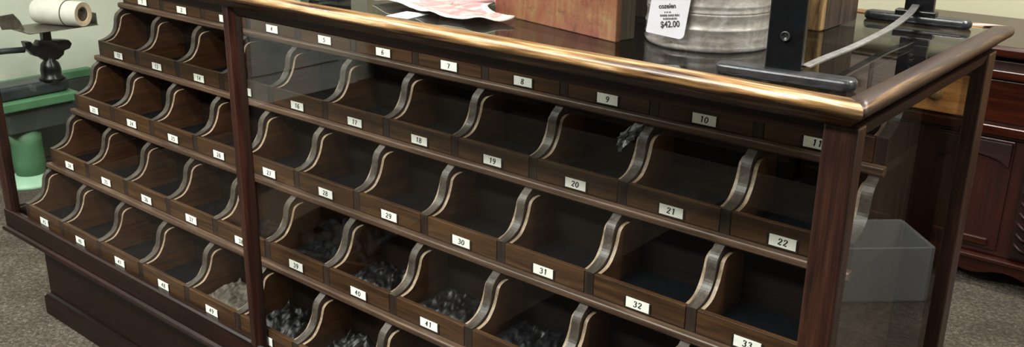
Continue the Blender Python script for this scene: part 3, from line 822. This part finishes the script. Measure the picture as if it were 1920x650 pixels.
# dark cabinet hung on the wall above it
wb = (-.25, 1.72, .50)
wc = thing('wall_cupboard', 'brown wooden cupboard hung on the back wall above the counter', 'cupboard', wb)
MB().box(-.95, .35, 1.70, 1.749, .50, 1.15).build('body', M['wall_cab'], wc, wb, bevel=.004)
for x0, x1 in ((-.94, -.52), (-.51, -.09), (-.08, .34)):
    q = MB().box(x0, x1, 1.69, 1.6999, .51, 1.14).build('door', M['wall_cab'], wc, wb, bevel=.003)
    MB().lathe([(0, 0), (.005, 0), (.005, .012), (.013, .018), (.013, .026), (0, .030)], (x1 - .03, 1.69, .60), 14, axis=(0, -1, 0)).build('knob', M['old_gold'], q, wb)

# ------------------------------------------------------------------ scale on a green stool, beyond the left end
gb = (-2.52, .17, F)
stool = thing('green_stool', 'low green painted pedestal stool carrying the scale, beyond the left end of the counter', 'stool', gb)
MB().box(-2.70, -2.43, .045, .275, -.440, -.4125).build('top', M['green'], stool, gb, bevel=.004)
MB().box(-2.68, -2.447, .062, .262, -.512, -.4402).build('under_top_shade', M['chest'], stool, gb, bevel=.004)  # dark block standing in for the shade below the stool top
MB().lathe([(.0, -.668), (.040, -.668), (.046, -.62), (.044, -.56), (.047, -.5122), (0, -.5122)], (-2.50, .125, 0), 32).build('pedestal', M['green'], stool, gb)
MB().lathe([(.0, F), (.085, F), (.085, F + .010), (.066, F + .016), (.046, F + .030), (0, F + .030)], (-2.50, .125, 0), 32).build('foot', M['green_pale'], stool, gb)
hb2 = (-2.66, .2, F)
chest = thing('low_dark_slab', 'low dark grey slab with a green top against the left wall behind the scale', 'chest', hb2)
MB().box(-2.735, -2.705, -.20, .95, F, -.4405).build('body', M['chest'], chest, hb2, bevel=.003)  # thin dark slab along the left wall
MB().box(-2.735, -2.703, -.21, .46, -.440, -.4125).build('top', M['green'], chest, hb2, bevel=.003)
sbv = (-2.50, .16, -.4123)
scale = thing('balance_scale', 'old black cast iron balance scale with a shallow metal pan, standing on the green stool', 'scale', sbv)
def sp(mb, name, mat, parent=None, **k): return mb.build(name, mat, parent or scale, sbv, **k)
# tapering round-nosed base
pts = []
for k in range(13):
    a = -PI / 2 + PI * k / 12; pts.append((.235 + .040 * math.cos(a), -2.50 + .045 * math.sin(a)))
pts += [(.235, -2.455), (-.06, -2.450), (-.075, -2.455), (-.075, -2.545), (-.06, -2.550), (.235, -2.545)]
mbb = MB().prism([(b, a) for a, b in pts[:13]] + [(-2.450, -.06), (-2.455, -.075), (-2.545, -.075), (-2.550, -.06)], 'Z', -.4122, -.370)
sp(mbb, 'base', M['grey_iron'], bevel=.012, seg=4)
sp(MB().lathe([(.0, -.3705), (.036, -.3705), (.036, -.364), (.029, -.358), (.030, -.340), (.026, -.322), (.0175, -.312), (.0170, -.296), (0, -.296)], (-2.47, .218, 0), 28), 'column', M['black_iron'])
hp = [(.148, -.245), (.168, -.247), (.170, -.256), (.185, -.256), (.190, -.247), (.206, -.250), (.245, -.252), (.280, -.258), (.288, -.270), (.280, -.284), (.262, -.288), (.258, -.300), (.240, -.312), (.200, -.310), (.192, -.300), (.170, -.290), (.153, -.268)]
sp(MB().prism([(a, b) for a, b in hp], 'X', -2.485, -2.455), 'beam_head', M['black_iron'], bevel=.003)
sp(MB().box(-2.482, -2.458, .205, .230, -.252, -.215), 'pan_post', M['black_iron'], bevel=.002)
arm = sp(MB().tube([(-2.47, .150, -.270), (-2.47, .10, -.266), (-2.47, .02, -.262)], .009), 'beam_arm', M['grey_iron'])
MB().lathe([(0, -.016), (.018, -.016), (.020, 0), (.018, .016), (0, .016)], (-2.47, .055, -.264), 20, axis=(0, 1, 0)).build('sliding_weight', M['grey_iron'], arm, sbv)
pp = MB().box(-2.55, -2.40, .140, .350, -.2148, -.2118)
pan_ = sp(pp, 'pan', M['pan'], bevel=.001)
for pr in ([(.158, -.2118), (.130, -.207), (.098, -.205), (.094, -.187), (.097, -.164), (.136, -.162), (.152, -.185), (.162, -.2117)],):
    MB().prism([(a, b) for a, b in pr], 'X', -2.478, -2.474).build('end_plate', M['pan'], pan_, sbv, bevel=.001)
MB().box(-2.545, -2.405, .346, .350, -.2117, -.178).build('end_plate', M['pan'], pan_, sbv, bevel=.001)
# paper roll in the pan
e0 = Vector((-2.385, .300, -.1735)); ax = Vector((-.93, -.37, 0)).normalized(); RR = .0375
rb_ = (-2.47, .27, -.2115)
roll = thing('paper_roll', 'white paper roll with a dark hollow core, tied with string, lying in the scale pan', 'roll', rb_)
rm = MB().lathe([(RR - .002, .0), (RR, .002), (RR, .06), (RR * 1.01, .10), (RR * .98, .165), (RR - .003, .170), (0, .170)], e0, 40, axis=ax)
rm.build('wrap', M['roll'], roll, rb_)
MB().lathe([(RR - .0021, .0002), (RR * .85, .0012), (RR * .6, .0008), (RR * .56, .002), (RR * .54, .016), (0, .016)], e0, 40, axis=ax).build('end_face', M['roll_end'], roll, rb_)
MB().lathe([(RR * .555, .0035), (RR * .40, .003), (RR * .36, .012), (RR * .30, .0125), (.0, .0125)], e0, 32, axis=ax).build('core', M['core'], roll, rb_)
MB().lathe([(RR + .0002, .052), (RR + .0016, .053), (RR + .0016, .055), (RR + .0002, .056)], e0, 40, axis=ax).build('string', M['wire'], roll, rb_)

# ------------------------------------------------------------------ cartons on the carpet just outside the frame, mirrored by the panes
def carton(name, label, cx, cy, w, d_, h, ang, mat, flaps, z=F):
    b = (cx, cy, z); t = thing(name, label, 'box', b)
    ca, sa = math.cos(ang), math.sin(ang)
    def T(x, y, zz): return (cx + x * ca - y * sa, cy + x * sa + y * ca, z + zz)
    def slab(pts, nm, solid=.004):
        m = MB(); m.poly([T(*p) for p in pts]); m.build(nm, mat, t, b, solid=solid, recalc=False)
    a, c = w / 2, d_ / 2
    slab([(-a, -c, .003), (a, -c, .003), (a, c, .003), (-a, c, .003)], 'bottom')
    slab([(-a, -c, .006), (a, -c, .006), (a, -c, h), (-a, -c, h)], 'side'); slab([(-a, c, .006), (a, c, .006), (a, c, h), (-a, c, h)], 'side')
    slab([(-a, -c + .003, .006), (-a, c - .003, .006), (-a, c - .003, h), (-a, -c + .003, h)], 'side'); slab([(a, -c + .003, .006), (a, c - .003, .006), (a, c - .003, h), (a, -c + .003, h)], 'side')
    if flaps == 2:
        f = w * .25
        slab([(-a, -c, h), (-a, c, h), (-a - f * .9, c, h - f * .2), (-a - f * .9, -c, h - f * .2)], 'flap', .003)
    elif flaps:
        f = w * .35
        slab([(-a, -c, h), (-a, c, h), (-a - f * .8, c, h + f * .5), (-a - f * .8, -c, h + f * .5)], 'flap', .003)
        slab([(a, -c, h), (a, c, h), (a + f * .6, c, h + f * .8), (a + f * .6, -c, h + f * .8)], 'flap', .003)
    return t
carton('white_carton', 'open grey-white carton standing on the carpet right of the counter', .54, 1.10, .24, .17, .14, math.radians(137), M['carton_white'], 2)
carton('brown_carton', 'open brown carton standing on the carpet in front of the counter', -1.15, -.78, .30, .24, .17, math.radians(-15), M['carton'], True)
mb = MB()
mb.grid(lambda u, v: (lambda x, y: (-1.15 + x * .966 + y * .259, -.78 - x * .259 + y * .966, F + .12 + .05 * (1 - abs(noise.noise(Vector((u * 6, v * 6, 3)))) * 2) * min(1, 6 * min(u, 1 - u, v, 1 - v)) + .02 * noise.noise(Vector((u * 17, v * 17, 8)))))((u - .5) * .27, (v - .5) * .21), 40, 34)
tag(mb.build('plastic_bag', M['plastic_black'], None, (-1.15, -.78, F + .12), recalc=False, solid=.001), 'crumpled black plastic bag stuffed in the open brown carton', 'bag')
mt_ = MB().box(-.80, 1.10, -1.95, -.42, F + .0003, F + .008)  # added unseen mat, keeps the lit carpet out of the front pane's reflection
tag(mt_.build('added_dark_mat', M['mat'], None, (.15, -1.2, F), bevel=.002), 'added unseen charcoal mat that darkens the front pane reflection, on the carpet before the counter', 'mat')
# dark bookcases along the front and left of the room
def bookcase(x0, x1, y0, y1, h, label, face):
    b = ((x0 + x1) / 2, (y0 + y1) / 2, F); t = thing('bookcase', label, 'bookcase', b, 'dark bookcases facing the counter')
    m = MB(); m.box(x0, x1, y0, y1, F, F + .06).build('base', M['dark_case'], t, b, bevel=.003)
    MB().box(x0, x1, y0, y1, F + h - .03, F + h).build('top', M['dark_case'], t, b, bevel=.003)
    if face == 'Y':
        MB().box(x0, x1, y0, y0 + .015, F + .06, F + h - .03).build('back_panel', M['dark_case'], t, b)
        for x in (x0, x1 - .02): MB().box(x, x + .02, y0 + .0151, y1, F + .06, F + h - .03).build('side_panel', M['dark_case'], t, b)
        for k in range(1, 5): MB().box(x0 + .0201, x1 - .0201, y0 + .0151, y1 - .005, F + h * k / 5, F + h * k / 5 + .018).build('shelf', M['dark_case'], t, b)
    else:
        MB().box(x0, x0 + .015, y0, y1, F + .06, F + h - .03).build('back_panel', M['dark_case'], t, b)
        for y in (y0, y1 - .02): MB().box(x0 + .0151, x1, y, y + .02, F + .06, F + h - .03).build('side_panel', M['dark_case'], t, b)
        for k in range(1, 5): MB().box(x0 + .0151, x1 - .005, y0 + .0201, y1 - .0201, F + h * k / 5, F + h * k / 5 + .018).build('shelf', M['dark_case'], t, b)
bookcase(-2.74, -2.50, -1.47, -.62, 1.75, 'tall dark empty bookcase against the left wall beside the pale door', 'X')
for k, (x0, x1) in enumerate(((-2.70, -1.72), (-1.70, -.72), (-.70, .28), (.30, 1.28))):
    bookcase(x0, x1, YF + .005, YF + .28, 1.75, 'tall dark empty bookcase on the front wall, %s from the pale door' % ['first', 'second', 'third', 'fourth'][k], 'Y')

# ------------------------------------------------------------------ lights
def lamp(x, y, w, h, power, rot=0.0, col=(1, .97, .92)):
    l = bpy.data.lights.new('overhead_area_light', 'AREA'); l.shape = 'RECTANGLE'; l.size = w; l.size_y = h; l.energy = power; l.color = col
    o = bpy.data.objects.new('overhead_area_light', l); COL.objects.link(o)
    o.location = W((x, y, ZC - .02)); o.rotation_euler = (0, 0, rot)
lamp(-.35, -.85, 1.2, .35, 34)
lamp(-2.0, -.75, 1.2, .35, 36)
lamp(-.6, -1.8, 1.2, .35, 80)  # added front fill to brighten the number cards
lamp(-1.5, -1.8, 1.2, .35, 70)  # added front fill, also lifts the door mirrored in the pane
lamp(1.3, -.05, 1.2, .35, 42)
lamp(.25, .85, 1.2, .35, 50)
wl = bpy.data.lights.new('side_fill_light', 'AREA'); wl.shape = 'RECTANGLE'; wl.size = 1.2; wl.size_y = 1.1; wl.energy = 4; wl.color = (1, .98, .95)  # added fill with no window behind it, lifts the counter's right end
wo = bpy.data.objects.new('side_fill_light', wl); COL.objects.link(wo)
wo.location = W((XR - .03, -.35, .45)); wo.rotation_euler = (0, math.radians(90), 0)
wd = bpy.data.worlds.new('world'); scn.world = wd; wd.use_nodes = True
wd.node_tree.nodes['Background'].inputs[0].default_value = (1, 1, 1, 1); wd.node_tree.nodes['Background'].inputs[1].default_value = 0.02

# ------------------------------------------------------------------ camera
cam = bpy.data.cameras.new('camera'); co = bpy.data.objects.new('camera', cam); COL.objects.link(co)
co.location = W((.4082, -1.0631, .3325)); co.rotation_euler = (1.2365, -.0121, .6941)
cam.sensor_width = 36; cam.lens = 1781.08 * 36 / 1920; cam.shift_y = -5.49 / 1920
cam.clip_start = .05
scn.camera = co
vs = scn.view_settings
scn.display_settings.display_device = 'sRGB'
vs.view_transform = 'Standard'; vs.look = 'None'; vs.gamma = 1; vs.use_curve_mapping = False
vs.exposure = 0.6
scn.cycles.transparent_max_bounces = 32
scn.cycles.max_bounces = 10
scn.cycles.use_denoising = True
